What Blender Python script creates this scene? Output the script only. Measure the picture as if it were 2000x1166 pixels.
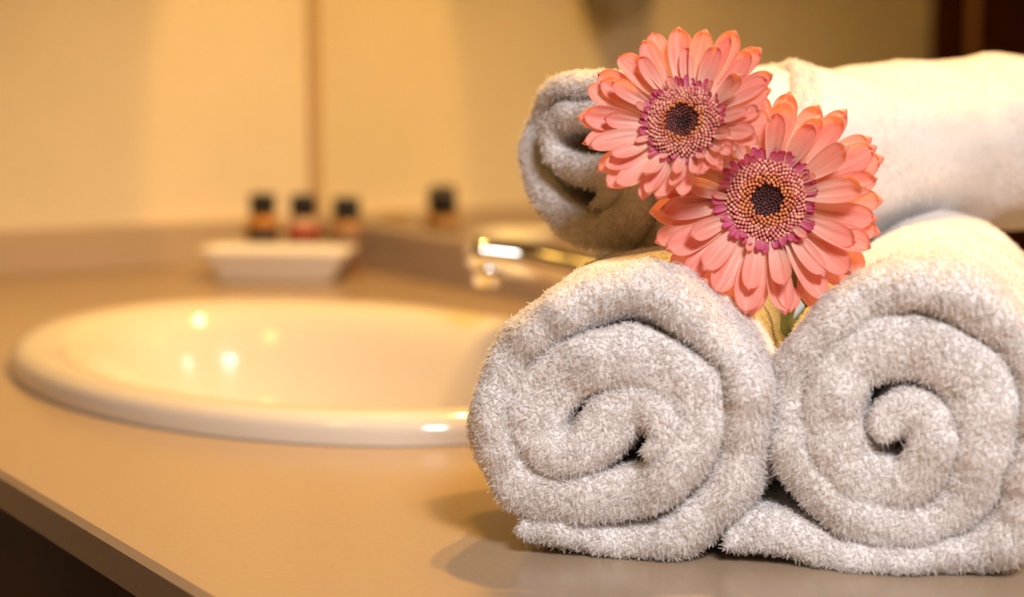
import bpy, bmesh, math, random
import numpy as np
from mathutils import Vector, Matrix, Euler, noise

for o in list(bpy.data.objects):
    bpy.data.objects.remove(o)
scene = bpy.context.scene
col = scene.collection
random.seed(7)
rng = np.random.default_rng(11)

# ------------------------------------------------------------------ camera
F, HY, CAM_H = 3600.0, 118.0, 0.218        # focal length (px of a 2000 px frame), horizon row, height over the counter
PITCH = math.atan((583 - HY) / F)
cam_d = bpy.data.cameras.new('camera')
cam_d.sensor_width = 36.0
cam_d.lens = F / 2000 * 36.0
cam_d.clip_start = 0.01
cam_d.dof.use_dof = True
cam_d.dof.focus_distance = 0.835
cam_d.dof.aperture_fstop = 4.1
cam_d.dof.aperture_blades = 8
cam = bpy.data.objects.new('camera', cam_d)
col.objects.link(cam)
cam.location = (0, 0, CAM_H)
cam.rotation_euler = (math.pi / 2 - PITCH, 0, 0)
scene.camera = cam

# frame of the vanity: D runs along the counter to the side wall, N runs to the mirror wall
TH = math.radians(32.8)
D = Vector((-math.sin(TH), math.cos(TH), 0))
N = Vector((math.cos(TH), math.sin(TH), 0))
UZ = math.atan2(D.y, D.x)
def uv(u, v, z=0.0):
    p = D * u + N * v
    return Vector((p.x, p.y, z))
V_FRONT, V_SPL, V_MIR, V_WALL = 0.292, 0.912, 0.932, 0.938
U_SPL, U_WALL = 1.8315, 1.8565
U_RIGHT = -0.75
Z_FLOOR, Z_CEIL = -0.86, 1.50

# ------------------------------------------------------------------ world, lights, exposure
world = bpy.data.worlds.new('world'); scene.world = world
world.use_nodes = True
world.node_tree.nodes['Background'].inputs[0].default_value = (0.75, 0.85, 1.0, 1)
world.node_tree.nodes['Background'].inputs[1].default_value = 0.05

def spot(name, u, v, power, half, blend, color, rad=0.02, tilt=None):
    l = bpy.data.lights.new(name, 'SPOT')
    l.energy = power; l.color = color; l.spot_size = 2 * half; l.spot_blend = blend
    l.shadow_soft_size = rad
    o = bpy.data.objects.new(name, l); col.objects.link(o)
    o.location = uv(u, v, 1.20)
    if tilt is not None:
        dirv = tilt - o.location
        o.rotation_euler = dirv.to_track_quat('-Z', 'Y').to_euler()
    return o
WARM = (1.0, 0.55, 0.12)
spot('mirror_lamp_corner', 1.45, 0.90, 28, math.radians(8.7), 0.10, WARM, 0.015, uv(U_WALL, 0.90, 0.20))
spot('mirror_lamp_basin', 1.12, 0.89, 37, math.radians(52), 0.6, WARM, 0.02)
spot('mirror_lamp_towels', 0.88, 0.89, 41, math.radians(52), 0.6, WARM, 0.02)
# added neutral fill light, unseen, brightening the towel fronts from beside the camera
wl = bpy.data.lights.new('neutral_fill_light', 'AREA')
wl.shape = 'RECTANGLE'; wl.size = 0.4; wl.size_y = 0.4
wl.energy = 2.35; wl.color = (1.0, 0.97, 1.0); wl.spread = math.radians(52)
wo = bpy.data.objects.new('neutral_fill_light', wl); col.objects.link(wo)
wo.location = (0.40, -0.42, 1.15)
wo.rotation_euler = (Vector((0.14, 0.80, 0.10)) - wo.location).to_track_quat('-Z', 'Y').to_euler()

# unseen warm fill light, added to lift the top towel's dim end face
rl = bpy.data.lights.new('warm_fill_light', 'AREA')
rl.shape = 'DISK'; rl.size = 0.3; rl.energy = 3.4; rl.color = WARM
ro = bpy.data.objects.new('warm_fill_light', rl); col.objects.link(ro)
ro.location = (-0.75, 0.05, 1.42)

vs = scene.view_settings
vs.view_transform = 'Standard'; vs.look = 'None'; vs.gamma = 1.0
vs.use_curve_mapping = False
vs.exposure = 0.0

# ------------------------------------------------------------------ helpers
def ray(x, y):
    a = (x - 1000) / F; b = (583 - y) / F
    c, s = math.cos(PITCH), math.sin(PITCH)
    return Vector((a, c + b * s, -s + b * c))
CAM = Vector((0, 0, CAM_H))
def on_z(x, y, z=0.0):
    r = ray(x, y); return CAM + r * ((z - CAM_H) / r.z)
def on_plane(x, y, p0, nn):
    r = ray(x, y); return CAM + r * ((p0 - CAM).dot(nn) / r.dot(nn))
def at_depth(x, y, Y):
    r = ray(x, y); return CAM + r * (Y / r.y)

def tag(o, label=None, cat=None, group=None, kind=None):
    if label: o['label'] = label
    if cat: o['category'] = cat
    if group: o['group'] = group
    if kind: o['kind'] = kind
    return o
def empty(name, loc=(0, 0, 0), rot=(0, 0, 0)):
    o = bpy.data.objects.new(name, None); col.objects.link(o)
    o.empty_display_size = 0.02
    o.location = loc; o.rotation_euler = rot
    return o
def link_mesh(name, me, mat, parent=None, smooth=True):
    if mat is not None and not me.materials: me.materials.append(mat)
    if smooth:
        me.polygons.foreach_set('use_smooth', [True] * len(me.polygons))
    o = bpy.data.objects.new(name, me); col.objects.link(o)
    if parent is not None: o.parent = parent
    return o
def from_bm(name, bm, mat, parent=None, smooth=True):
    bmesh.ops.recalc_face_normals(bm, faces=bm.faces)
    me = bpy.data.meshes.new(name); bm.to_mesh(me); bm.free()
    return link_mesh(name, me, mat, parent, smooth)
def from_data(name, v, f, mat, parent=None, smooth=True):
    me = bpy.data.meshes.new(name); me.from_pydata([tuple(p) for p in v], [], f); me.update()
    return link_mesh(name, me, mat, parent, smooth)
def bm_box(bm, c, s, bevel=0.0, seg=2):
    r = bmesh.ops.create_cube(bm, size=1.0)
    for v in r['verts']:
        v.co = Vector((v.co.x * s[0] + c[0], v.co.y * s[1] + c[1], v.co.z * s[2] + c[2]))
    if bevel > 0:
        es = {e for v in r['verts'] for e in v.link_edges}
        bmesh.ops.bevel(bm, geom=list(es), offset=bevel, segments=seg, profile=0.5, affect='EDGES')
def uvbox(name, u0, u1, v0, v1, z0, z1, mat, parent=None, bevel=0.0):
    """box in the vanity frame"""
    bm = bmesh.new()
    bm_box(bm, (0, 0, 0), (abs(u1 - u0), abs(v1 - v0), abs(z1 - z0)), bevel)
    M = Matrix.Translation(uv((u0 + u1) / 2, (v0 + v1) / 2, (z0 + z1) / 2)) @ Matrix.Rotation(UZ, 4, 'Z')
    bm.transform(M)
    return from_bm(name, bm, mat, parent, smooth=False)
def lathe(prof, seg=32, cap0=True, cap1=True, sx=1.0, sy=1.0):
    v, f = [], []
    for (r, z) in prof:
        for i in range(seg):
            a = 2 * math.pi * i / seg
            v.append((r * math.cos(a) * sx, r * math.sin(a) * sy, z))
    for k in range(len(prof) - 1):
        for i in range(seg):
            j = (i + 1) % seg
            f.append((k * seg + i, k * seg + j, (k + 1) * seg + j, (k + 1) * seg + i))
    if cap0: f.append(tuple(reversed(range(seg))))
    if cap1: f.append(tuple((len(prof) - 1) * seg + i for i in range(seg)))
    return v, f
def catmull(pts, n):
    pts = [np.array(p, float) for p in pts]
    P = [2 * pts[0] - pts[1]] + pts + [2 * pts[-1] - pts[-2]]
    out = []
    for i in range(1, len(P) - 2):
        p0, p1, p2, p3 = P[i - 1:i + 3]
        for t in np.linspace(0, 1, 24, endpoint=False):
            out.append(0.5 * ((2 * p1) + (-p0 + p2) * t + (2 * p0 - 5 * p1 + 4 * p2 - p3) * t * t + (-p0 + 3 * p1 - 3 * p2 + p3) * t ** 3))
    out.append(pts[-1]); out = np.array(out)
    s = np.r_[0, np.cumsum(np.linalg.norm(np.diff(out, axis=0), axis=1))]
    q = np.linspace(0, s[-1], n)
    return np.stack([np.interp(q, s, out[:, k]) for k in range(out.shape[1])], 1)
def tube(pts, radii, seg=12, n=24):
    c = catmull(pts, n); rr = np.interp(np.linspace(0, 1, n), np.linspace(0, 1, len(radii)), radii)
    v, f = [], []
    up = Vector((0, 0, 1)); prev = None
    for i in range(n):
        t = Vector(c[min(i + 1, n - 1)] - c[max(i - 1, 0)]).normalized()
        if prev is None:
            a = t.orthogonal().normalized()
        else:
            a = (prev - t * prev.dot(t)).normalized()
        prev = a; b = t.cross(a)
        for k in range(seg):
            w = 2 * math.pi * k / seg
            v.append(Vector(c[i]) + (a * math.cos(w) + b * math.sin(w)) * rr[i])
    for i in range(n - 1):
        for k in range(seg):
            j = (k + 1) % seg
            f.append((i * seg + k, i * seg + j, (i + 1) * seg + j, (i + 1) * seg + k))
    f.append(tuple(reversed(range(seg)))); f.append(tuple((n - 1) * seg + k for k in range(seg)))
    return v, f

# ------------------------------------------------------------------ materials
def mat(name, base, rough=0.5, metal=0.0, **kw):
    m = bpy.data.materials.new(name); m.use_nodes = True
    b = m.node_tree.nodes['Principled BSDF']
    b.inputs['Base Color'].default_value = (*base, 1)
    b.inputs['Roughness'].default_value = rough
    b.inputs['Metallic'].default_value = metal
    for k, v in kw.items():
        b.inputs[k.replace('_', ' ')].default_value = v
    return m
def noisy(m, c1, c2, scale, detail=4, coord='Object', stretch=(1, 1, 1), bump=0.0):
    nt = m.node_tree; b = nt.nodes['Principled BSDF']
    tc = nt.nodes.new('ShaderNodeTexCoord'); mp = nt.nodes.new('ShaderNodeMapping')
    mp.inputs['Scale'].default_value = stretch
    nz = nt.nodes.new('ShaderNodeTexNoise'); nz.inputs['Scale'].default_value = scale; nz.inputs['Detail'].default_value = detail
    rp = nt.nodes.new('ShaderNodeValToRGB')
    rp.color_ramp.elements[0].position = 0.35; rp.color_ramp.elements[1].position = 0.65
    rp.color_ramp.elements[0].color = (*c1, 1); rp.color_ramp.elements[1].color = (*c2, 1)
    nt.links.new(tc.outputs[coord], mp.inputs[0]); nt.links.new(mp.outputs[0], nz.inputs['Vector'])
    nt.links.new(nz.outputs['Fac'], rp.inputs[0]); nt.links.new(rp.outputs[0], b.inputs['Base Color'])
    if bump:
        bp = nt.nodes.new('ShaderNodeBump'); bp.inputs['Strength'].default_value = bump; bp.inputs['Distance'].default_value = 0.001
        nt.links.new(nz.outputs['Fac'], bp.inputs['Height']); nt.links.new(bp.outputs[0], b.inputs['Normal'])
    return m
M_wall = noisy(mat('cream_wall', (0.78, 0.72, 0.60), 0.45), (0.80, 0.73, 0.60), (0.76, 0.69, 0.56), 6)
M_ceil = noisy(mat('ceiling_paint', (0.8, 0.77, 0.7), 0.8), (0.82, 0.78, 0.7), (0.78, 0.74, 0.66), 5)
M_floor = noisy(mat('floor_tile', (0.35, 0.27, 0.2), 0.4), (0.36, 0.28, 0.21), (0.30, 0.23, 0.17), 8)
M_counter = noisy(mat('beige_laminate', (0.6, 0.46, 0.33), 0.24), (0.41, 0.305, 0.205), (0.39, 0.29, 0.195), 350, 3)
M_splash = noisy(mat('splash_laminate', (0.50, 0.41, 0.33), 0.35), (0.51, 0.41, 0.32), (0.48, 0.385, 0.30), 350, 3)
M_wood = noisy(mat('mahogany', (0.06, 0.014, 0.006), 0.4), (0.075, 0.018, 0.008), (0.045, 0.009, 0.004), 14, 6, stretch=(1, 1, 0.08))
M_wood.node_tree.nodes['Principled BSDF'].inputs['Specular IOR Level'].default_value = 0.15
M_wood2 = noisy(mat('brown_wood', (0.6, 0.30, 0.15), 0.4), (0.62, 0.32, 0.16), (0.54, 0.26, 0.13), 14, 6, stretch=(1, 1, 0.08))
M_porc = mat('porcelain', (0.80, 0.73, 0.62), 0.12, Coat_Weight=0.6, Coat_Roughness=0.05)
M_dish = mat('dish_ceramic', (0.93, 0.91, 0.86), 0.2)
M_chrome = mat('chrome', (0.85, 0.85, 0.86), 0.06, 1.0)
M_mirror = mat('mirror_silver', (0.90, 0.88, 0.76), 0.0, 1.0)
M_trim = mat('mirror_trim', (0.55, 0.40, 0.25), 0.35)
M_cap = mat('black_cap', (0.012, 0.010, 0.009), 0.35)
M_grey = mat('grey_plastic', (0.22, 0.2, 0.18), 0.4)
M_stem = noisy(mat('stem_green', (0.17, 0.20, 0.03), 0.45), (0.20, 0.24, 0.04), (0.13, 0.16, 0.02), 60, 4, stretch=(1, 1, 0.1))
M_sepal = mat('sepal_green', (0.12, 0.17, 0.04), 0.5)
M_wframe = mat('window_paint', (0.75, 0.75, 0.73), 0.4)

def mat_glass(name, colr):
    m = mat(name, colr, 0.1, Transmission_Weight=0.35, IOR=1.45)
    return m
M_amber = mat_glass('amber_gel', (0.85, 0.36, 0.03))
M_clearpink = mat_glass('pink_gel', (0.88, 0.58, 0.40))
M_brown = mat_glass('brown_gel', (0.66, 0.34, 0.12))
M_lab_dark = mat('label_brown', (0.09, 0.05, 0.035), 0.5)
M_lab_red = mat('label_red', (0.45, 0.02, 0.02), 0.5)
M_lab_grey = mat('label_taupe', (0.22, 0.13, 0.08), 0.5)

def towel_mat(name):
    m = mat(name, (0.86, 0.83, 0.81), 0.95, Sheen_Weight=0.25, Sheen_Roughness=0.6)
    nt = m.node_tree; b = nt.nodes['Principled BSDF']; out = nt.nodes['Material Output']
    nz = nt.nodes.new('ShaderNodeTexNoise'); nz.inputs['Scale'].default_value = 900
    tc = nt.nodes.new('ShaderNodeTexCoord'); nt.links.new(tc.outputs['Object'], nz.inputs['Vector'])
    rp = nt.nodes.new('ShaderNodeValToRGB')
    rp.color_ramp.elements[0].color = (0.90, 0.86, 0.845, 1); rp.color_ramp.elements[1].color = (0.95, 0.93, 0.92, 1)
    nt.links.new(nz.outputs['Fac'], rp.inputs[0]); nt.links.new(rp.outputs[0], b.inputs['Base Color'])
    tr = nt.nodes.new('ShaderNodeBsdfTranslucent'); tr.inputs['Color'].default_value = (0.9, 0.87, 0.84, 1)
    mx = nt.nodes.new('ShaderNodeMixShader'); mx.inputs[0].default_value = 0.5
    nt.links.new(b.outputs[0], mx.inputs[1]); nt.links.new(tr.outputs[0], mx.inputs[2]); nt.links.new(mx.outputs[0], out.inputs[0])
    return m
M_pile = towel_mat('terry_pile')
M_cloth = noisy(mat('terry_cloth', (0.85, 0.82, 0.80), 0.95, Sheen_Weight=0.2), (0.90, 0.87, 0.85), (0.86, 0.83, 0.81), 500, 3, bump=0.6)

def petal_mat(name, tip, mid, base):
    m = mat(name, tip, 0.5, Sheen_Weight=0.1)
    nt = m.node_tree; b = nt.nodes['Principled BSDF']; out = nt.nodes['Material Output']
    tc = nt.nodes.new('ShaderNodeTexCoord'); sp = nt.nodes.new('ShaderNodeSeparateXYZ')
    nt.links.new(tc.outputs['UV'], sp.inputs[0])
    rp = nt.nodes.new('ShaderNodeValToRGB'); e = rp.color_ramp.elements
    e[0].position = 0.06; e[0].color = (*base, 1); e[1].position = 1.0; e[1].color = (*tip, 1)
    k = e.new(0.30); k.color = tuple(0.5 * base[i] + 0.5 * mid[i] for i in range(3)) + (1,)
    k = e.new(0.55); k.color = (*mid, 1)
    mp = nt.nodes.new('ShaderNodeMapping'); mp.inputs['Scale'].default_value = (11, 1.1, 1)
    oi = nt.nodes.new('ShaderNodeObjectInfo'); ad = nt.nodes.new('ShaderNodeVectorMath'); ad.operation = 'ADD'
    sc = nt.nodes.new('ShaderNodeVectorMath'); sc.operation = 'SCALE'; sc.inputs['Scale'].default_value = 37
    cb = nt.nodes.new('ShaderNodeCombineXYZ')
    for i in range(3): nt.links.new(oi.outputs['Random'], cb.inputs[i])
    nt.links.new(cb.outputs[0], sc.inputs[0]); nt.links.new(tc.outputs['UV'], mp.inputs[0])
    nt.links.new(mp.outputs[0], ad.inputs[0]); nt.links.new(sc.outputs[0], ad.inputs[1])
    nz = nt.nodes.new('ShaderNodeTexNoise'); nz.inputs['Scale'].default_value = 1.3; nz.inputs['Detail'].default_value = 3
    nt.links.new(ad.outputs[0], nz.inputs['Vector'])
    mx = nt.nodes.new('ShaderNodeMix'); mx.data_type = 'RGBA'; mx.blend_type = 'MULTIPLY'
    r2 = nt.nodes.new('ShaderNodeValToRGB')
    r2.color_ramp.elements[0].position = 0.40; r2.color_ramp.elements[0].color = (1.0, 0.76, 0.80, 1)
    r2.color_ramp.elements[1].position = 0.60; r2.color_ramp.elements[1].color = (1, 1, 1, 1)
    nt.links.new(nz.outputs['Fac'], r2.inputs[0]); nt.links.new(sp.outputs['Y'], rp.inputs[0])
    mx.inputs[0].default_value = 0.8
    nt.links.new(rp.outputs[0], mx.inputs[6]); nt.links.new(r2.outputs[0], mx.inputs[7])
    nt.links.new(mx.outputs[2], b.inputs['Base Color'])
    tr = nt.nodes.new('ShaderNodeBsdfTranslucent'); nt.links.new(mx.outputs[2], tr.inputs['Color'])
    ms = nt.nodes.new('ShaderNodeMixShader'); ms.inputs[0].default_value = 0.35
    nt.links.new(b.outputs[0], ms.inputs[1]); nt.links.new(tr.outputs[0], ms.inputs[2]); nt.links.new(ms.outputs[0], out.inputs[0])
    return m
M_petal = petal_mat('coral_petal', (0.96, 0.43, 0.34), (0.97, 0.50, 0.40), (0.97, 0.80, 0.62))
M_small = petal_mat('magenta_petal', (0.66, 0.10, 0.26), (0.72, 0.16, 0.32), (0.82, 0.34, 0.40))
def floret_mat(name, a, b_):
    m = mat(name, a, 0.5)
    nt = m.node_tree
    g = nt.nodes.new('ShaderNodeNewGeometry'); rp = nt.nodes.new('ShaderNodeValToRGB')
    rp.color_ramp.elements[0].color = (*a, 1); rp.color_ramp.elements[1].color = (*b_, 1)
    nt.links.new(g.outputs['Random Per Island'], rp.inputs[0])
    nt.links.new(rp.outputs[0], nt.nodes['Principled BSDF'].inputs['Base Color'])
    return m
M_flo_out = floret_mat('rose_floret', (0.70, 0.20, 0.20), (0.92, 0.48, 0.34))
M_flo_mid = floret_mat('orange_floret', (0.62, 0.16, 0.08), (0.85, 0.36, 0.14))
M_flo_in = floret_mat('dark_floret', (0.025, 0.006, 0.005), (0.05, 0.012, 0.01))
M_flo_dot = floret_mat('maroon_floret', (0.10, 0.02, 0.02), (0.30, 0.09, 0.06))
M_disc = mat('disc_base', (0.16, 0.035, 0.035), 0.7)

# ------------------------------------------------------------------ room shell
V_END = -1.7
def struct(o): o['kind'] = 'structure'; return o
struct(uvbox('wall_back', U_RIGHT - 0.7, U_WALL + 0.1, V_WALL, V_WALL + 0.1, Z_FLOOR, Z_CEIL, M_wall))
struct(uvbox('wall_left', U_WALL, U_WALL + 0.1, -0.025, V_WALL, Z_FLOOR, Z_CEIL, M_wall))
struct(uvbox('floor', U_RIGHT - 0.8, U_WALL + 0.3, V_END - 0.1, V_WALL + 0.1, Z_FLOOR - 0.05, Z_FLOOR, M_floor))
struct(uvbox('ceiling', U_RIGHT - 0.8, U_WALL + 0.3, V_END - 0.1, V_WALL + 0.1, Z_CEIL, Z_CEIL + 0.05, M_ceil))
struct(uvbox('wall_front', U_RIGHT - 0.8, U_WALL + 0.3, V_END - 0.1, V_END, Z_FLOOR, Z_CEIL, M_wall))
struct(uvbox('wall_right', U_RIGHT - 0.8, U_RIGHT - 0.7, V_END, V_WALL, Z_FLOOR, Z_CEIL, M_wall))
# door with frame in the side wall, seen in the mirror
dr = struct(empty('door_1', uv(U_WALL, -0.5, Z_FLOOR)))
dr_inv = Matrix.Translation(-dr.location)
def part_world(o, p):
    o.parent = p; o.matrix_parent_inverse = Matrix.Translation(-p.location)
    return o
part_world(uvbox('door_jamb', U_WALL - 0.02, U_WALL + 0.1, -0.075, -0.025, Z_FLOOR, 1.2, M_wood), dr)
part_world(uvbox('door_stop', U_WALL + 0.005, U_WALL + 0.1, -0.121, -0.075, Z_FLOOR, 1.2, M_wood2), dr)
part_world(uvbox('door_leaf', U_WALL + 0.03, U_WALL + 0.08, -0.93, -0.121, Z_FLOOR, 1.2, M_wood), dr)
part_world(uvbox('door_jamb', U_WALL - 0.02, U_WALL + 0.1, -1.0, -0.93, Z_FLOOR, 1.2, M_wood), dr)
part_world(uvbox('door_head', U_WALL - 0.02, U_WALL + 0.1, -1.0, -0.025, 1.2, 1.26, M_wood), dr)
struct(uvbox('wall_side', U_WALL, U_WALL + 0.1, V_END, -1.0, Z_FLOOR, Z_CEIL, M_wall))
struct(uvbox('wall_above', U_WALL, U_WALL + 0.1, -1.0, -0.025, 1.26, Z_CEIL, M_wall))

# mirror with its edge trim
mr = empty('wall_mirror', uv(0.6, V_WALL, 0.05))
part_world(uvbox('mirror_glass', U_RIGHT, U_WALL - 0.010, V_MIR, V_WALL, 0.0495, 1.2, M_mirror), mr)
part_world(uvbox('edge_trim', U_WALL - 0.010, U_WALL, V_MIR - 0.006, V_WALL, 0.0495, 1.2, M_trim), mr)
tag(mr, 'large frameless wall mirror standing on the beige backsplash behind the basin', 'mirror')

# ------------------------------------------------------------------ vanity
SU, SV, SA, SB = 1.162, 0.584, 0.287, 0.2006      # basin centre and half axes
T_C = 0.0195
# worktop with the oval cut-out
bm = bmesh.new()
def loopverts(pts): return [bm.verts.new(p) for p in pts]
ell = [(SU + (SA - 0.02) * math.cos(2 * math.pi * i / 96), SV + (SB - 0.02) * math.sin(2 * math.pi * i / 96)) for i in range(96)]
BV = 0.003
rect = [(U_RIGHT, V_FRONT + BV), (U_SPL + 0.025, V_FRONT + BV), (U_SPL + 0.025, V_WALL - 0.001), (U_RIGHT, V_WALL - 0.001)]
a = loopverts([uv(*p) for p in rect]); b = loopverts([uv(*p) for p in ell])
es = [bm.edges.new((l[i], l[(i + 1) % len(l)])) for l in (a, b) for i in range(len(l))]
bmesh.ops.triangle_fill(bm, use_beauty=True, use_dissolve=False, edges=es)
# front edge: small arris, then the vertical face, then underside
strip = [(V_FRONT + BV, 0), (V_FRONT, -BV), (V_FRONT, -T_C), (V_FRONT + 0.02, -T_C), (V_WALL - 0.001, -T_C)]
rows = [[bm.verts.new(uv(u, v, z)) for (v, z) in strip] for u in (U_RIGHT, U_SPL + 0.025)]
for i in range(3):
    bm.faces.new((rows[0][i], rows[1][i], rows[1][i + 1], rows[0][i + 1]))
lo = loopverts([uv(*p, -T_C) for p in ell])
for i in range(96):
    j = (i + 1) % 96; bm.faces.new((b[i], b[j], lo[j], lo[i]))
wt = from_bm('worktop', bm, M_counter, smooth=False)
tag(wt, 'beige laminate vanity worktop with an oval cut-out for the basin', 'countertop')
# upstands
tag(uvbox('backsplash', U_RIGHT, U_SPL + 0.0248, V_SPL, V_WALL - 0.0005, 0.0002, 0.047, M_splash, bevel=0.0015),
    'low beige upstand along the back of the worktop beneath the mirror', 'backsplash')
tag(uvbox('side_splash', U_SPL, U_WALL - 0.0005, V_FRONT + 0.003, V_SPL - 0.0002, 0.0002, 0.047, M_splash, bevel=0.0015),
    'low beige upstand against the cream side wall at the end of the worktop', 'backsplash')
# cabinet below
cab = empty('vanity_cabinet', uv(0.9, 0.6, Z_FLOOR))
cz1 = -T_C - 0.0005
part_world(uvbox('carcass_side', U_RIGHT + 0.01, U_RIGHT + 0.03, V_FRONT + 0.05, V_WALL - 0.002, Z_FLOOR + 0.001, cz1, M_wood), cab)
part_world(uvbox('carcass_side', U_WALL - 0.022, U_WALL - 0.002, V_FRONT + 0.05, V_WALL - 0.002, Z_FLOOR + 0.001, cz1, M_wood), cab)
part_world(uvbox('carcass_back', U_RIGHT + 0.03, U_WALL - 0.022, V_WALL - 0.012, V_WALL - 0.002, Z_FLOOR + 0.001, cz1, M_wood), cab)
part_world(uvbox('top_rail', U_RIGHT + 0.03, U_WALL - 0.022, V_FRONT + 0.05, V_FRONT + 0.07, cz1 - 0.03, cz1, M_wood), cab)
part_world(uvbox('plinth', U_RIGHT + 0.03, U_WALL - 0.022, V_FRONT + 0.09, V_FRONT + 0.11, Z_FLOOR + 0.001, Z_FLOOR + 0.1, M_wood), cab)
nd = 5; wdt = (U_WALL - 0.004 - U_RIGHT - 0.01) / nd
for i in range(nd):
    u0 = U_RIGHT + 0.01 + i * wdt
    o = part_world(uvbox('cabinet_door', u0 + 0.002, u0 + wdt - 0.002, V_FRONT + 0.029, V_FRONT + 0.049, Z_FLOOR + 0.1, cz1 - 0.012, M_wood, bevel=0.002), cab)
    k = uvbox('door_knob', u0 + 0.05, u0 + 0.07, V_FRONT + 0.009, V_FRONT + 0.0285, -0.16, -0.14, M_chrome, bevel=0.006)
    k.parent = o; k.matrix_parent_inverse = o.matrix_basis.inverted() @ Matrix.Translation(-cab.location)
    k.matrix_parent_inverse = Matrix.Translation(Vector((0, 0, 0)))
tag(cab, 'dark mahogany cabinet under the beige worktop', 'cabinet')

# basin
bas = empty('oval_basin', uv(SU, SV, 0), (0, 0, UZ))
prof = [(0.000, 0.0003), (-0.0005, 0.006), (0.001, 0.012), (0.006, 0.0168), (0.013, 0.0185), (0.022, 0.0180), (0.032, 0.0160), (0.040, 0.0125), (0.047, 0.006),
        (0.054, -0.006), (0.062, -0.025), (0.074, -0.055), (0.092, -0.085), (0.115, -0.108), (0.14, -0.122), (0.16, -0.128), (0.178, -0.131)]
seg = 128; v, f = [], []
def ring(off, z):
    for i in range(seg):
        t = 2 * math.pi * i / seg
        v.append(((SA - off) * math.cos(t), (SB - off) * math.sin(t), z))
for off, z in prof: ring(off, z)
for off, z in [(0.17, -0.138), (0.10, -0.112), (0.065, -0.06), (0.05, -0.012), (0.03, 0.0003), (0.0, 0.0003)]: ring(off, z)
nr = len(v) // seg
for k in range(nr - 1):
    for i in range(seg):
        j = (i + 1) % seg
        f.append((k * seg + i, k * seg + j, (k + 1) * seg + j, (k + 1) * seg + i))
# close the hole at the drain
k = len(prof) - 1
from_data('bowl', v, f, M_porc, bas)
pv, pf = lathe([(0.001, -0.1325), (0.020, -0.1318), (0.026, -0.1295), (0.024, -0.1285), (0.018, -0.130), (0.001, -0.1290)], 32)
for i in range(len(pv)): pv[i] = (pv[i][0] * (SA - 0.172) / 0.026 * 1.0 if False else pv[i][0], pv[i][1], pv[i][2])
from_data('drain', [((SA - 0.174) / 0.026 * x, y * 1.05, z) for (x, y, z) in pv], pf, M_porc, bas)
dv, df = lathe([(0.022, -0.130), (0.0215, -0.1265), (0.018, -0.126), (0.016, -0.128), (0.001, -0.1275)], 32)
from_data('drain_ring', dv, df, M_chrome, bas)
tag(bas, 'glossy white oval drop-in basin set in the beige worktop', 'sink')

# faucet: local x points from the base towards the bowl
FV = 0.848
fau = empty('basin_faucet', uv(SU, FV, 0.0), (0, 0, math.atan2(-N.y, -N.x)))
bv, bf = lathe([(0.029, 0.0003), (0.029, 0.004), (0.025, 0.008), (0.022, 0.012), (0.021, 0.045), (0.0215, 0.060), (0.021, 0.064), (0.017, 0.067)], 32)
from_data('faucet_body', bv, bf, M_chrome, fau)
tv, tf = tube([(0.0, 0, 0.046), (0.04, 0, 0.056), (0.085, 0, 0.067), (0.126, 0, 0.075), (0.134, 0, 0.0765)], [0.017, 0.0155, 0.0145, 0.0145, 0.011], 20, 24)
from_data('spout', tv, tf, M_chrome, fau)
av, af = lathe([(0.0095, 0.0), (0.0105, 0.001), (0.0105, 0.012), (0.010, 0.016)], 24)
from_data('aerator', [(x + 0.121, y, z + 0.051) for x, y, z in av], af, M_chrome, fau)
hv, hf = lathe([(0.0205, 0.0645), (0.0215, 0.068), (0.0205, 0.078), (0.014, 0.086), (0.004, 0.0885)], 32)
hd = from_data('handle_cap', hv, hf, M_chrome, fau)
lv, lf = tube([(0.002, 0, 0.083), (-0.02, 0, 0.092), (-0.05, 0, 0.099)], [0.007, 0.006, 0.0065], 14, 14)
from_data('lever', lv, lf, M_chrome, hd)
tag(fau, 'chrome mixer faucet with a straight rising spout behind the basin', 'faucet')

# ------------------------------------------------------------------ small toiletries
def rrect(hx, hy, r, seg=6):
    out = []
    for cx, cy, a0 in ((hx - r, hy - r, 0), (-hx + r, hy - r, 90), (-hx + r, -hy + r, 180), (hx - r, -hy + r, 270)):
        for i in range(seg + 1):
            a = math.radians(a0 + 90 * i / seg); out.append((cx + r * math.cos(a), cy + r * math.sin(a)))
    return out
dishp = on_z(544, 547)
dc = Vector((dishp.x, dishp.y + 0.0, 0))
rings = [(0.056, 0.024, 0.010, 0.0004), (0.0575, 0.0255, 0.011, 0.002), (0.066, 0.031, 0.013, 0.018), (0.0735, 0.036, 0.015, 0.0275), (0.0765, 0.0385, 0.016, 0.0315), (0.0755, 0.0375, 0.016, 0.0328),
         (0.071, 0.033, 0.014, 0.0318), (0.066, 0.029, 0.013, 0.024), (0.060, 0.025, 0.012, 0.010), (0.054, 0.020, 0.010, 0.0065)]
v, f = [], []
for hx, hy, r, z in rings: v += [(x, y, z) for x, y in rrect(hx, hy, r)]
m_ = 28
for k in range(len(rings) - 1):
    for i in range(m_):
        j = (i + 1) % m_; f.append((k * m_ + i, k * m_ + j, (k + 1) * m_ + j, (k + 1) * m_ + i))
f.append(tuple(reversed(range(m_)))); f.append(tuple((len(rings) - 1) * m_ + i for i in range(m_)))
dish = from_data('soap_dish', v, f, M_dish)
dish.location = dc; dish.rotation_euler = (0, 0, math.radians(-5))
tag(dish, 'shallow white rectangular ceramic soap dish in front of the little bottles', 'soap dish')

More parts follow.
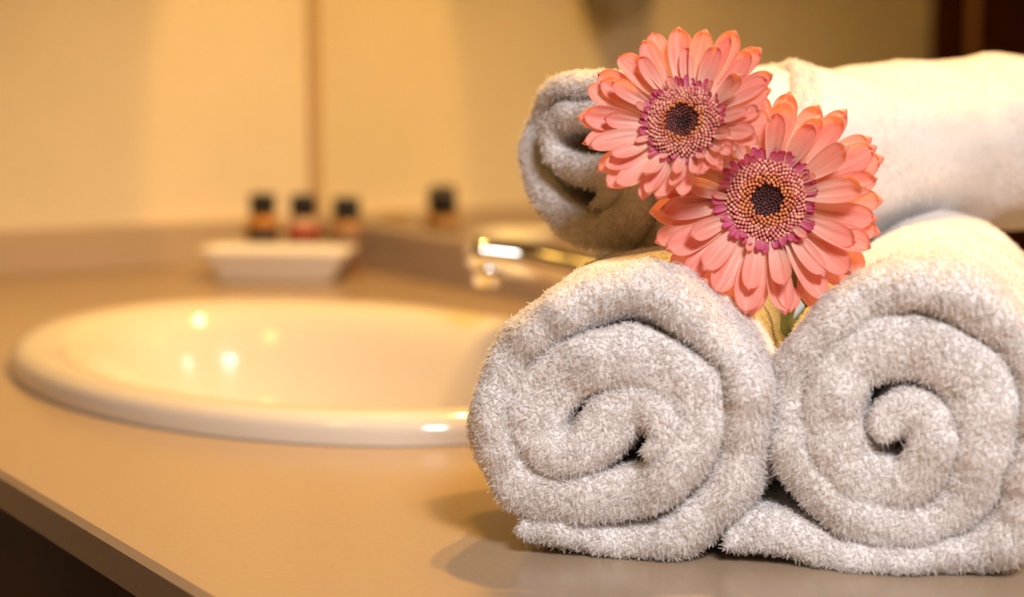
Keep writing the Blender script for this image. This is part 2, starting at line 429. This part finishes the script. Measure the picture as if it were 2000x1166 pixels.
def bottle(px, py, gel, lab, label, hh, band=None):
    p = on_z(px, py)
    t = empty('toiletry_bottle', (p.x, p.y, 0))
    k = hh / 0.082; W = 1.22
    bv, bf = lathe([(0.0115, 0.0004), (0.0135, 0.0015), (0.0138, 0.004), (0.0138, 0.049 * k), (0.0130, 0.0535 * k), (0.0098, 0.058 * k), (0.0088, 0.0595 * k)], 28, sx=W, sy=W)
    bo = from_data('bottle_body', bv, bf, gel, t)
    cv, cf = lathe([(0.0108, 0.0597 * k), (0.0114, 0.061 * k), (0.0114, 0.080 * k), (0.0106, hh)], 28, sx=W, sy=W)
    cp_ = from_data('cap', cv, cf, M_cap, t)
    rv, rf = lathe([(0.01165, 0.062 * k), (0.01185, 0.063 * k), (0.01165, 0.064 * k)], 28, False, False, sx=W, sy=W)
    from_data('cap_ring', rv, rf, M_cap, cp_)
    z1 = 0.047
    if band is not None:
        z1 = 0.0372
        gv, gf = lathe([(0.01385, z1 + 0.0007), (0.01400, z1 + 0.001), (0.01400, 0.0475), (0.01385, 0.048)], 28, False, False, sx=W, sy=W)
        from_data('label_stripe', gv, gf, band, t)
    lv, lf = lathe([(0.01385, 0.006), (0.01400, 0.0065), (0.01400, z1), (0.01385, z1 + 0.0005)], 28, False, False, sx=W, sy=W)
    from_data('label_band', lv, lf, lab, t)
    tag(t, label, 'bottle')
bottle(515, 527, M_amber, M_lab_dark, 'small black-capped toiletry bottle with clear orange liquid behind the soap dish', 0.0805)
bottle(594, 531, M_clearpink, M_lab_grey, 'small black-capped toiletry bottle with a red label band behind the soap dish', 0.0805, M_lab_red)
bottle(678, 537, M_brown, M_lab_grey, 'small black-capped toiletry bottle of brown liquid next to the backsplash corner', 0.0795)

# rounded fixture on the side wall, seen only in the mirror
fx = empty('wall_fixture', uv(U_WALL, 0.535, 0.262))
bm = bmesh.new()
out = []
for i in range(17):
    a = math.pi + math.pi * i / 16
    out.append((0.045 * math.cos(a), 0.0 + 0.075 * math.sin(a) if True else 0))
out += [(0.045, 0.16), (-0.045, 0.16)]
def prism(outline, depth, off, parent, name, m):
    bm = bmesh.new()
    f0 = [bm.verts.new(uv(0, 0) + N * x + Vector((0, 0, z)) - D * off) for x, z in outline]
    f1 = [bm.verts.new(uv(0, 0) + N * x * 0.9 + Vector((0, 0, z * 0.97)) - D * (off + depth)) for x, z in outline]
    bm.faces.new(f0); bm.faces.new(f1)
    for i in range(len(f0)):
        j = (i + 1) % len(f0); bm.faces.new((f0[i], f0[j], f1[j], f1[i]))
    return from_bm(name, bm, m, parent, smooth=False)
o = prism(out, 0.05, 0.010, fx, 'housing', M_grey); o.location = (0, 0, 0.075)
o = prism([(-0.03, -0.02), (0.03, -0.02), (0.03, 0.14), (-0.03, 0.14)], 0.009, 0.0005, fx, 'mounting_plate', M_grey); o.location = (0, 0, 0.075)
tag(fx, 'grey rounded fixture hung on the cream side wall, seen in the mirror', 'wall fixture')

# ------------------------------------------------------------------ towels
PILE_N = 0
def nvec(p):
    return Vector((noise.noise(p), noise.noise(p + Vector((31.7, 11.3, 5.1))), noise.noise(p + Vector((7.9, 41.3, 23.7)))))
def towel(name, label, p0, axis, e1, pts, hw, length, lipax=0.010, seed=0, axial=None, deform=None, dens=(150, 60), plen=(0.0028, 0.0019), n=220, zmin=None):
    """rolled towel: a thick cloth strip wound along the spiral 'pts' (end face, metres from p0 along e1 / up), swept along 'axis'"""
    root = empty(name, (p0.x, p0.y, 0.0 if zmin is None else zmin))
    base = Vector(root.location)
    c = catmull([(a, b, h) for (a, b), h in zip(pts, hw)], n)
    if axial is not None: axq = catmull([(a, b, g) for (a, b), g in zip(pts, axial)], n)[:, 2].clip(0)
    # light smoothing of the winding
    for _ in range(3):
        c[1:-1] = 0.25 * c[:-2] + 0.5 * c[1:-1] + 0.25 * c[2:]
    w = c[:, 2].copy(); c = c[:, :2]
    s = np.r_[0, np.cumsum(np.linalg.norm(np.diff(c, axis=0), axis=1))]
    S = s[-1]
    for q in (s, S - s):
        k = np.clip(q / (w * 1.1), 0, 1); w = w * np.sqrt(np.clip(1 - (1 - k) ** 2, 0.004, 1))
    tng = np.gradient(c, axis=0); tng /= np.linalg.norm(tng, axis=1)[:, None]
    nrm = np.stack([tng[:, 1], -tng[:, 0]], 1)          # outward for a counter-clockwise winding
    cen = c.mean(0)
    if (nrm[: n // 3] * (c[: n // 3] - cen)).sum() < 0: nrm = -nrm
    frac = s / S
    ax0 = np.zeros(n) if axial is None else axq
    for i in range(n):
        ax0[i] += 0.0045 * noise.noise(Vector((s[i] * 28, seed * 3.1, 0.5))) + 0.002 * noise.noise(Vector((s[i] * 90, seed, 4.5)))
    trn = np.unwrap(np.arctan2(c[:, 1] - cen[1], c[:, 0] - cen[0])); trn = np.abs(trn - trn[0]) / (2 * math.pi)
    NF, NA, NI = 9, 26, 14
    loop = []       # (offset sign-cos, axial kind, value)
    for k in range(NA + 1): loop.append(('o', 1 - k / NA))           # outer side, back -> front
    for k in range(1, NF): loop.append(('f', math.pi * k / NF))      # front lip
    for k in range(NI + 1): loop.append(('i', k / NI))               # inner side, front -> back
    for k in range(1, 6): loop.append(('b', math.pi * k / 6))        # back lip
    m = len(loop)
    V = np.zeros((n, m, 3)); A = np.zeros((n, m)); Q = np.zeros((n, m))
    axv = np.array(axis); e1v = np.array(e1); P0 = np.array(p0)
    for i in range(n):
        wi = w[i]; lip = min(lipax, wi * 1.15)
        if axial is None: lip += 0.011 * max(0.0, 1 - abs(trn[i] - 0.5) / 0.5) ** 0.5 * (wi / w.max())
        for j, (kd, t) in enumerate(loop):
            if kd == 'o': off, q = wi, lip + (length - 2 * lip) * t ** 1.6
            elif kd == 'f': off, q = wi * math.cos(t), lip - lip * math.sin(t)
            elif kd == 'i': off, q = -wi, lip + (length - 2 * lip) * t ** 1.6
            else: off, q = -wi * math.cos(t), length - lip + lip * math.sin(t)
            g = ax0[i] * max(0.0, 1 - q / length)
            if axial is not None and ax0[i] > 0.01: g = ax0[i] * (1 - q / length)
            q2 = q + g
            ab = c[i] + nrm[i] * off
            V[i, j] = P0 + e1v * ab[0] + np.array([0, 0, ab[1]]) + axv * q2
            A[i, j] = q; Q[i, j] = q2
    # soft unevenness of the cloth
    for i in range(n):
        for j in range(m):
            p = V[i, j]
            vec = nvec(Vector(p * 30 + seed * 9.0)) * 0.0046 + nvec(Vector(p * 95 + seed * 5.0)) * 0.0011
            V[i, j] += np.array(vec)
            if deform is not None: V[i, j] = deform(V[i, j], Q[i, j])
    if zmin is None: V[:, :, 2] = np.maximum(V[:, :, 2], 0.0012)
    V -= np.array(base)
    idx = np.arange(n * m).reshape(n, m)
    faces = []
    for i in range(n - 1):
        for j in range(m):
            j2 = (j + 1) % m
            faces.append((idx[i, j], idx[i + 1, j], idx[i + 1, j2], idx[i, j2]))
    faces.append(tuple(idx[0, ::-1])); faces.append(tuple(idx[n - 1, :]))
    me = bpy.data.meshes.new('rolled_cloth'); me.from_pydata(V.reshape(-1, 3).tolist(), [], [tuple(int(x) for x in q) for q in faces]); me.update()
    bm = bmesh.new(); bm.from_mesh(me); bmesh.ops.recalc_face_normals(bm, faces=bm.faces); bm.to_mesh(me); bm.free()
    link_mesh('rolled_cloth', me, M_cloth, root)
    # terry pile on the parts of the cloth that lie open
    ang = np.unwrap(np.arctan2(c[:, 1] - cen[1], c[:, 0] - cen[0])); turn = np.abs(ang - ang[0]) / (2 * math.pi)
    P00 = V[:-1]; P10 = V[1:]
    Pn = np.roll(V, -1, axis=1)
    q00, q10, q01, q11 = V[:-1], V[1:], Pn[:-1], Pn[1:]
    fn = np.cross(q11 - q00, q01 - q10); ar = 0.5 * np.linalg.norm(fn, axis=2)
    # orient normals outwards: the front lip must look against the axis
    fn /= np.maximum(np.linalg.norm(fn, axis=2), 1e-12)[:, :, None]
    jf = NA + NF // 2
    if (fn[:, jf] @ axv).mean() > 0: fn = -fn
    wt = np.zeros_like(ar)
    for j, (kd, t) in enumerate(loop):
        if kd == 'f' or (kd in 'oi' and A[0, j] < 0.025): wt[:, j] = dens[0]
        if kd == 'o': wt[:, j] = np.where(turn[:-1] < 1.04, np.maximum(dens[1], wt[:, j]), wt[:, j])
        if kd == 'o' and axial is not None: wt[:, j] = np.where((turn[:-1] < 2.1) & (Q[:-1, j] < 0.2), np.maximum(dens[1], wt[:, j]), wt[:, j])
        if kd == 'b': wt[:, j] = dens[1] * 0.6
    wt *= ar * 1e4
    cnt = int(wt.sum()); pr = (wt / wt.sum()).ravel()
    r = np.random.default_rng(100 + seed)
    pick = r.choice(pr.size, cnt, p=pr); I, J = np.unravel_index(pick, ar.shape)
    a = r.random((cnt, 1)); b = r.random((cnt, 1))
    pos = (q00[I, J] * (1 - a) + q10[I, J] * a) * (1 - b) + (q01[I, J] * (1 - a) + q11[I, J] * a) * b
    vn = np.zeros((n, m, 3)); vn[:-1] += fn; vn[1:] += fn; vn += np.roll(vn, 1, axis=1)
    vn /= np.maximum(np.linalg.norm(vn, axis=2), 1e-9)[:, :, None]; vnn = np.roll(vn, -1, axis=1)
    nn = (vn[I, J] * (1 - a) + vn[I + 1, J] * a) * (1 - b) + (vnn[I, J] * (1 - a) + vnn[I + 1, J] * a) * b
    nn /= np.maximum(np.linalg.norm(nn, axis=1), 1e-9)[:, None]
    # pile lies in soft patches
    lay = np.array([nvec(Vector(p * 60 + 3)) for p in pos]) * 0.55
    tan = r.normal(0, 1, (cnt, 3)); tan -= nn * (tan * nn).sum(1)[:, None]; tan /= np.linalg.norm(tan, axis=1)[:, None]
    dirv = nn * 0.75 + tan * r.uniform(0.35, 0.95, (cnt, 1)) + lay; dirv[:, 2] -= 0.10
    dirv /= np.linalg.norm(dirv, axis=1)[:, None]
    front = np.array([loop[j][0] == 'f' or A[0, j] < 0.02 for j in range(m)])[J]
    L = (np.where(front, plen[0], plen[1]) * r.uniform(0.6, 1.25, cnt))[:, None]
    side = np.cross(dirv, nn) + r.normal(0, 0.25, (cnt, 3)); side /= np.linalg.norm(side, axis=1)[:, None]
    bend = tan * 0.35 + r.normal(0, 0.2, (cnt, 3)); bend[:, 2] -= 0.2
    wd = r.uniform(0.00020, 0.00032, (cnt, 1))
    pb = pos - nn * 0.0006
    tip = pb + (dirv * 0.8 + bend) * L
    mid = pb + dirv * L * 0.6
    verts = np.stack([pb - side * wd, pb + side * wd, mid + side * wd, mid - side * wd, tip + side * wd * 0.6, tip - side * wd * 0.6], 1)
    if zmin is None: verts[:, :, 2] = np.maximum(verts[:, :, 2], 0.0004)
    nv = 6
    k0 = np.arange(cnt)[:, None] * nv
    fc = np.concatenate([k0 + np.array([t_]) for t_ in ([0, 1, 2], [0, 2, 3], [3, 2, 4], [3, 4, 5])], 1).reshape(-1, 3)
    pm = bpy.data.meshes.new('pile')
    pm.vertices.add(cnt * nv); pm.vertices.foreach_set('co', verts.reshape(-1).astype(np.float32))
    pm.loops.add(fc.size); pm.loops.foreach_set('vertex_index', fc.reshape(-1).astype(np.int32))
    pm.polygons.add(len(fc)); pm.polygons.foreach_set('loop_start', (np.arange(len(fc)) * 3).astype(np.int32))
    pm.update(calc_edges=True)
    po = link_mesh('pile', pm, M_pile, root, smooth=False)
    po['kind'] = 'stuff'
    tag(root, label, 'towel', 'rolled white towels in a stack')
    global PILE_N
    PILE_N += cnt
    return root

AXB = math.radians(15)
axB = Vector((math.sin(AXB), math.cos(AXB), 0)); e1B = Vector((math.cos(AXB), -math.sin(AXB), 0))
def face_pts(crop, org, sc, p0, ax, e1):
    out = []
    for x, y in crop:
        P = on_plane(org[0] + x / sc, org[1] + y / sc, p0, ax)
        out.append(((P - p0).dot(e1), P.z))
    return out
PX = 1.0 / F
AXT = math.radians(40)
axT = Vector((math.cos(AXT), math.sin(AXT), 0)); e1T = Vector((math.sin(AXT), -math.cos(AXT), 0))
pT = at_depth(1130, 290, 0.905)
pT0 = Vector((pT.x, pT.y, 0))
ZC_T = on_plane(1160, 305, pT0, axT).z
EC_T = (on_plane(1160, 305, pT0, axT) - pT0).dot(e1T)
def sag(p, q):
    d = Vector((p[0] - pT0.x, p[1] - pT0.y, 0)); x = d.dot(e1T) - EC_T; a = d.dot(axT); R_ = 0.055
    if 0.0 < a < 0.42 and abs(x) < R_:
        zt = ZC_T - math.sqrt(R_ * R_ - x * x) + 0.001
        if p[2] > zt and p[2] > 0.08:
            p = p.copy(); p[2] = max(0.08, zt)
    return p
# front pair
pL = on_z(1215, 1098); pR = on_z(1800, 1128)
cropL = [(185, 940), (280, 955), (420, 985), (560, 1005), (690, 980), (800, 915), (895, 800), (940, 640), (920, 470), (845, 320), (705, 215), (545, 165), (390, 195), (255, 285), (150, 400), (105, 560),
         (118, 700), (185, 810), (310, 850), (450, 845), (590, 825), (700, 760), (775, 650), (775, 540), (710, 445), (600, 390), (470, 385), (345, 420), (255, 495), (228, 600), (285, 680), (380, 690), (450, 620), (520, 545), (610, 530), (670, 590), (660, 670), (600, 690)]
hwL = [52, 55, 58, 62, 70, 78, 82, 84, 84, 84, 88, 88, 84, 80, 76, 74, 74, 72, 72, 74, 76, 78, 78, 78, 76, 76, 76, 76, 76, 72, 66, 66, 70, 68, 62, 58, 52, 45]
towel('rolled_towel', 'bottom-row rolled white towel beside the basin, its loose tail tucked underneath',
      Vector((pL.x, pL.y, 0)), axB, e1B, face_pts(cropL, (900, 480), 1.7, Vector((pL.x, pL.y, 0)), axB, e1B),
      [h / 1.7 * pL.y * PX * (1.05 + 0.25 * max(0, min(1, (i - 8) / 18))) for i, h in enumerate(hwL)], 0.265, deform=sag, seed=1, lipax=0.0065)
cropR = [(70, 1000), (150, 965), (250, 985), (400, 1045), (600, 1075), (800, 1060), (940, 985), (1015, 850), (1040, 640), (1000, 450), (890, 290), (720, 195), (560, 215), (410, 305), (305, 430), (262, 560),
         (280, 700), (360, 830), (490, 920), (650, 940), (785, 890), (865, 780), (885, 640), (845, 510), (770, 415), (670, 375), (550, 375), (440, 410), (390, 510), (400, 640), (475, 770), (590, 820), (690, 760), (715, 650), (650, 570), (570, 590), (555, 660)]
hwR = [48, 60, 58, 62, 66, 72, 78, 80, 80, 80, 84, 84, 80, 76, 74, 74, 74, 74, 74, 74, 74, 74, 74, 74, 74, 72, 70, 70, 70, 70, 70, 70, 66, 62, 60, 55, 48]
towel('rolled_towel', 'bottom-row rolled white towel farther from the basin, beside the green flower stem',
      Vector((pR.x, pR.y, 0)), axB, e1B, face_pts(cropR, (1380, 440), 1.606, Vector((pR.x, pR.y, 0)), axB, e1B),
      [h / 1.606 * pR.y * PX * (1.05 + 0.30 * max(0, min(1, (i - 8) / 18))) for i, h in enumerate(hwR)], 0.265, deform=sag, seed=2, lipax=0.0065)
# top towel lying across the pair
cropT = [(430, 1085), (640, 1060), (825, 875), (890, 660), (875, 430), (780, 262), (620, 143), (430, 135), (262, 220), (150, 400), (130, 640), (205, 880), (400, 1010), (600, 990), (745, 840), (790, 620), (750, 400), (640, 260), (470, 205), (300, 245), (180, 380), (150, 545),
         (185, 715), (290, 855), (460, 920), (610, 860), (685, 690), (665, 500), (575, 375), (430, 340), (305, 410), (275, 530), (330, 625), (440, 620), (540, 640), (575, 710), (545, 775), (490, 790)]
hwT = [30, 36, 40, 40, 38, 32, 28, 28, 32, 38, 45, 55, 58, 58, 62, 62, 62, 62, 62, 62, 64, 66, 72, 76, 78, 76, 72, 68, 66, 66, 66, 66, 66, 70, 72, 68, 60, 52]
axT_pts = [0.05, 0.05, 0.055, 0.065, 0.085, 0.115, 0.135, 0.13, 0.115, 0.09, 0.065, 0.04, 0.018, 0.006] + [0.0] * (len(cropT) - 14)
def dent(p, q):
    d = p - np.array([pT0.x, pT0.y, 0]); z = p[2]
    lift = math.exp(-((q - 0.185) / 0.03) ** 2) * max(0.0, (z - 0.17) / 0.05)
    rise = math.exp(-((q - 0.335) / 0.05) ** 2) * max(0.0, (z - 0.15) / 0.07)
    p = p.copy(); p[2] += -0.007 * lift + 0.002 * rise
    return p
towel('rolled_towel', 'rolled white terry towel lying across the two others behind the flowers', pT0, axT, e1T,
      face_pts(cropT, (960, 80), 2.534, pT0, axT, e1T), [h / 2.534 * 0.905 * PX * 1.05 for h in hwT], 0.385,
      seed=3, axial=axT_pts, deform=dent, dens=(170, 75), plen=(0.0029, 0.0016), zmin=0.118)

# ------------------------------------------------------------------ gerberas
def petal_mesh(name, L, W, curl, groove, notch, sd, tipcurl=0.0, base_w=0.28):
    r = random.Random(sd)
    nu, nv = 9, 13
    v, f, uvs = [], [], []
    bendx = r.uniform(-0.05, 0.05)
    for j in range(nv):
        t = j / (nv - 1)
        tt = 1 - (1 - t) ** 1.35
        wp = base_w + (1 - base_w) * math.sin(min(1.0, tt / 0.68) * math.pi / 2) ** 1.2
        if tt > 0.66:
            q = (tt - 0.66) / 0.34; wp *= math.sqrt(max(0.0, 1 - q ** 2.3)) * 0.98 + 0.02
        for i in range(nu):
            a = -1 + 2 * i / (nu - 1)
            x = a * W * wp * 0.5
            y = L * (tt - notch * (0.5 + 0.5 * math.cos(a * math.pi * 2)) * max(0, tt - 0.8) * 0.6)
            z = groove * W * (0.55 * a * a - 0.16 * math.cos(a * math.pi * 2.5) * math.sin(math.pi * min(1, tt * 1.05)))
            z += curl * L * tt * tt + tipcurl * L * max(0, tt - 0.6) ** 2 * 4
            z += 0.02 * L * math.sin(tt * 6 + sd) * a
            x += bendx * L * tt * tt
            v.append((x, y, z)); uvs.append((i / (nu - 1), t))
    for j in range(nv - 1):
        for i in range(nu - 1):
            k = j * nu + i; f.append((k, k + 1, k + nu + 1, k + nu))
    me = bpy.data.meshes.new(name); me.from_pydata(v, [], f); me.update()
    ul = me.uv_layers.new(name='UVMap')
    for lp in me.loops: ul.data[lp.index].uv = uvs[lp.vertex_index]
    me.polygons.foreach_set('use_smooth', [True] * len(f))
    return me

def florets(name, rad, items, mt, parent):
    """many small bud shapes in one mesh"""
    v, f = [], []
    sg = 6
    for (p, nrm, ln, w) in items:
        t = nrm.normalized(); a = t.orthogonal().normalized(); b = t.cross(a)
        base = len(v)
        for (k, rr) in ((0, 0.7), (0.55, 1.0), (0.85, 0.85), (1.0, 0.35)):
            for i in range(sg):
                w_ = 2 * math.pi * i / sg
                v.append(p + t * ln * k + (a * math.cos(w_) + b * math.sin(w_)) * w * rr)
        for k in range(3):
            for i in range(sg):
                j = (i + 1) % sg
                f.append((base + k * sg + i, base + k * sg + j, base + (k + 1) * sg + j, base + (k + 1) * sg + i))
        f.append(tuple(base + 3 * sg + i for i in range(sg)))
    o = from_data(name, v, f, mt, parent)
    o['kind'] = 'stuff'
    return o

def gerbera(pos, normal, R, rd, rings, small, seed, label, stem_pts, dark=0.36, roll=0.0, special=()):
    r = random.Random(seed)
    root = empty('gerbera', pos)
    ex = Vector((0, 0, 1)).cross(normal).normalized(); ey = normal.cross(ex)      # local x to the viewer's right, y up
    M = Matrix((ex, ey, normal)).transposed().to_4x4() @ Matrix.Rotation(roll, 4, 'Z')
    def place(o, mtx): o.matrix_local = M @ mtx
    # receptacle and disc
    dv, df = lathe([(0.0035, -0.010), (0.008, -0.0085), (rd * 0.8, -0.004), (rd * 0.98, -0.0008), (rd, 0.0008), (rd * 0.85, 0.0022), (rd * 0.5, 0.0024), (rd * 0.25, 0.0008), (0.0005, 0.0)], 36)
    o = from_data('flower_disc', dv, df, M_disc, root); place(o, Matrix.Identity(4))
    disc = o
    sv, sf = lathe([(0.0032, -0.013), (0.007, -0.0115), (rd * 0.75, -0.0065), (rd * 0.95, -0.0025), (rd * 0.9, -0.0018)], 28)
    o = from_data('calyx', sv, sf, M_sepal, root); place(o, Matrix.Identity(4))
    outl, midl, inl, dotl = [], [], [], []
    NFL = 430
    for k in range(NFL):
        fr = math.sqrt((k + 0.5) / NFL); a = k * 2.399963
        x, y = rd * 0.96 * fr * math.cos(a), rd * 0.96 * fr * math.sin(a)
        z = np.interp(fr, [0, 0.25, 0.5, 0.85, 1], [0.0, 0.0006, 0.0022, 0.0022, 0.0006])
        lean = np.interp(fr, [0, 0.4, 0.6, 1], [0.0, -0.25, 0.1, 0.8])
        nr = Vector((math.cos(a) * lean + r.uniform(-.15, .15), math.sin(a) * lean + r.uniform(-.15, .15), 1))
        P = Vector((x, y, float(z)))
        wv = rd * r.uniform(0.041, 0.053)
        edge = dark + r.uniform(-0.012, 0.012)
        if fr < edge * 0.72: inl.append((P, nr, 0.0010, rd * 0.04))
        elif fr < edge + 0.14 * (seed == 1): dotl.append((P, nr, 0.0014, rd * 0.032))
        elif fr < edge + 0.26: midl.append((P, nr, r.uniform(0.0016, 0.0030), wv))
        else: outl.append((P, nr, r.uniform(0.0016, 0.0028), wv))
    for nm, it, mt in (('center_floret', inl, M_flo_in), ('maroon_floret', dotl, M_flo_dot if seed == 1 else M_flo_in), ('orange_floret', midl, M_flo_mid), ('rose_floret', outl, M_flo_out)):
        o = florets(nm, rd, it, mt, disc)
    # ring of short petals round the disc
    smv = [petal_mesh('short_petal', small[1] * s_, small[1] * 0.42, 0.08, 0.35, 0.3, seed * 40 + i, 0.0, 0.5) for i, s_ in enumerate((0.8, 1.0, 1.15))]
    for m_ in smv: m_.materials.append(M_small)
    for k in range(small[0]):
        a = 2 * math.pi * (k + r.uniform(-.3, .3)) / small[0]
        o = bpy.data.objects.new('short_petal', r.choice(smv)); col.objects.link(o); o.parent = root
        place(o, Matrix.Rotation(a - math.pi / 2, 4, 'Z') @ Matrix.Translation((0, rd * r.uniform(0.86, 0.98), r.uniform(-0.0004, 0.0016))) @ Matrix.Rotation(math.radians(r.uniform(10, 45)), 4, 'X') @ Matrix.Rotation(r.uniform(-.3, .3), 4, 'Y'))
    # long petals
    var = []
    for i in range(9):
        var.append(petal_mesh('petal', 1.0, r.uniform(0.29, 0.35), r.uniform(-0.03, 0.08), r.uniform(0.25, 0.55), r.uniform(0.0, 0.5), seed * 17 + i, r.uniform(-0.12, 0.10)))
    for m_ in var: m_.materials.append(M_petal)
    for (cnt, ln, elev, zo, ph) in rings:
        for k in range(cnt):
            a = 2 * math.pi * (k + ph + r.uniform(-.22, .22)) / cnt
            L = (R * ln - rd * 0.85) * r.uniform(0.91, 1.05)
            el = elev + r.uniform(-6, 6)
            for (a0, wd_, dl, de) in special:
                dd = (math.degrees(a) - a0 + 180) % 360 - 180
                g = math.exp(-(dd / wd_) ** 2); L *= 1 + dl * g; el += de * g
            o = bpy.data.objects.new('petal', r.choice(var)); col.objects.link(o); o.parent = root
            place(o, Matrix.Rotation(a - math.pi / 2, 4, 'Z') @ Matrix.Translation((0, rd * 0.85, zo + r.uniform(-.0006, .0006)))
                  @ Matrix.Rotation(math.radians(el), 4, 'X') @ Matrix.Rotation(r.uniform(-.28, .28), 4, 'Y') @ Matrix.Scale(L, 4))
    pts = [Vector(pos) + (M @ Vector((0, 0, -0.011)))] + [Vector(p) for p in stem_pts]
    tv, tf = tube([tuple(p - Vector(pos)) for p in pts], [0.0034, 0.0030, 0.0030, 0.0030, 0.0030], 12, 30)
    from_data('stem', tv, tf, M_stem, root)
    tag(root, label, 'flower', 'coral gerberas stuck between the towels')
    return root

# stems drop into the valley between the two lower towels and run back along it
pc = on_plane(1503, 800, Vector((pL.x, pL.y, 0)), axB)
val0 = Vector((pc.x, pc.y, 0))
def valley(dq, z, dx=0.0):
    p = val0 + axB * dq + e1B * dx; return Vector((p.x, p.y, z))
pos2 = at_depth(1497, 392, 0.818)
pos1 = at_depth(1335, 240, 0.806)
def facing(pos, left, up):
    v = (CAM - pos).normalized()
    right = Vector((1, 0, 0)); upv = Vector((0, 0, 1))
    return (v - right * math.tan(math.radians(left)) + upv * math.tan(math.radians(up))).normalized()
gerbera(pos1, facing(pos1, 15, 20), 0.0470, 0.0163,
        [(22, 1.0, 10, -0.0034, 0.0), (19, 0.95, 17, -0.0022, 0.4), (12, 0.80, 26, -0.0010, 0.2), (7, 0.52, 38, 0.0, 0.1)],
        (56, 0.0055), 1, 'coral gerbera with a wide spotted maroon centre, leaning on the crosswise towel',
        [at_depth(1370, 300, 0.850), at_depth(1480, 470, 0.868), valley(0.072, 0.110, 0.008), valley(0.10, 0.097, 0.006), valley(0.20, 0.094, 0.003)], dark=0.34,
        special=[(318, 50, -0.36, 22), (265, 35, -0.14, 6), (90, 30, -0.04, 0)])
gerbera(pos2, facing(pos2, -3, 4), 0.0555, 0.0180,
        [(23, 1.0, 14, -0.0036, 0.0), (20, 0.97, 21, -0.0024, 0.5), (13, 0.86, 30, -0.0012, 0.2), (5, 0.5, 38, 0.0, 0.6)],
        (68, 0.0075), 2, 'larger coral gerbera with a small black centre ringed by orange florets',
        [valley(0.045, 0.125, 0.004), valley(0.050, 0.105, 0.001), valley(0.09, 0.092, -0.002), valley(0.20, 0.088, -0.004)], dark=0.42,
        special=[(130, 28, -0.28, -34), (180, 25, -0.10, 0), (75, 30, -0.14, 0)])
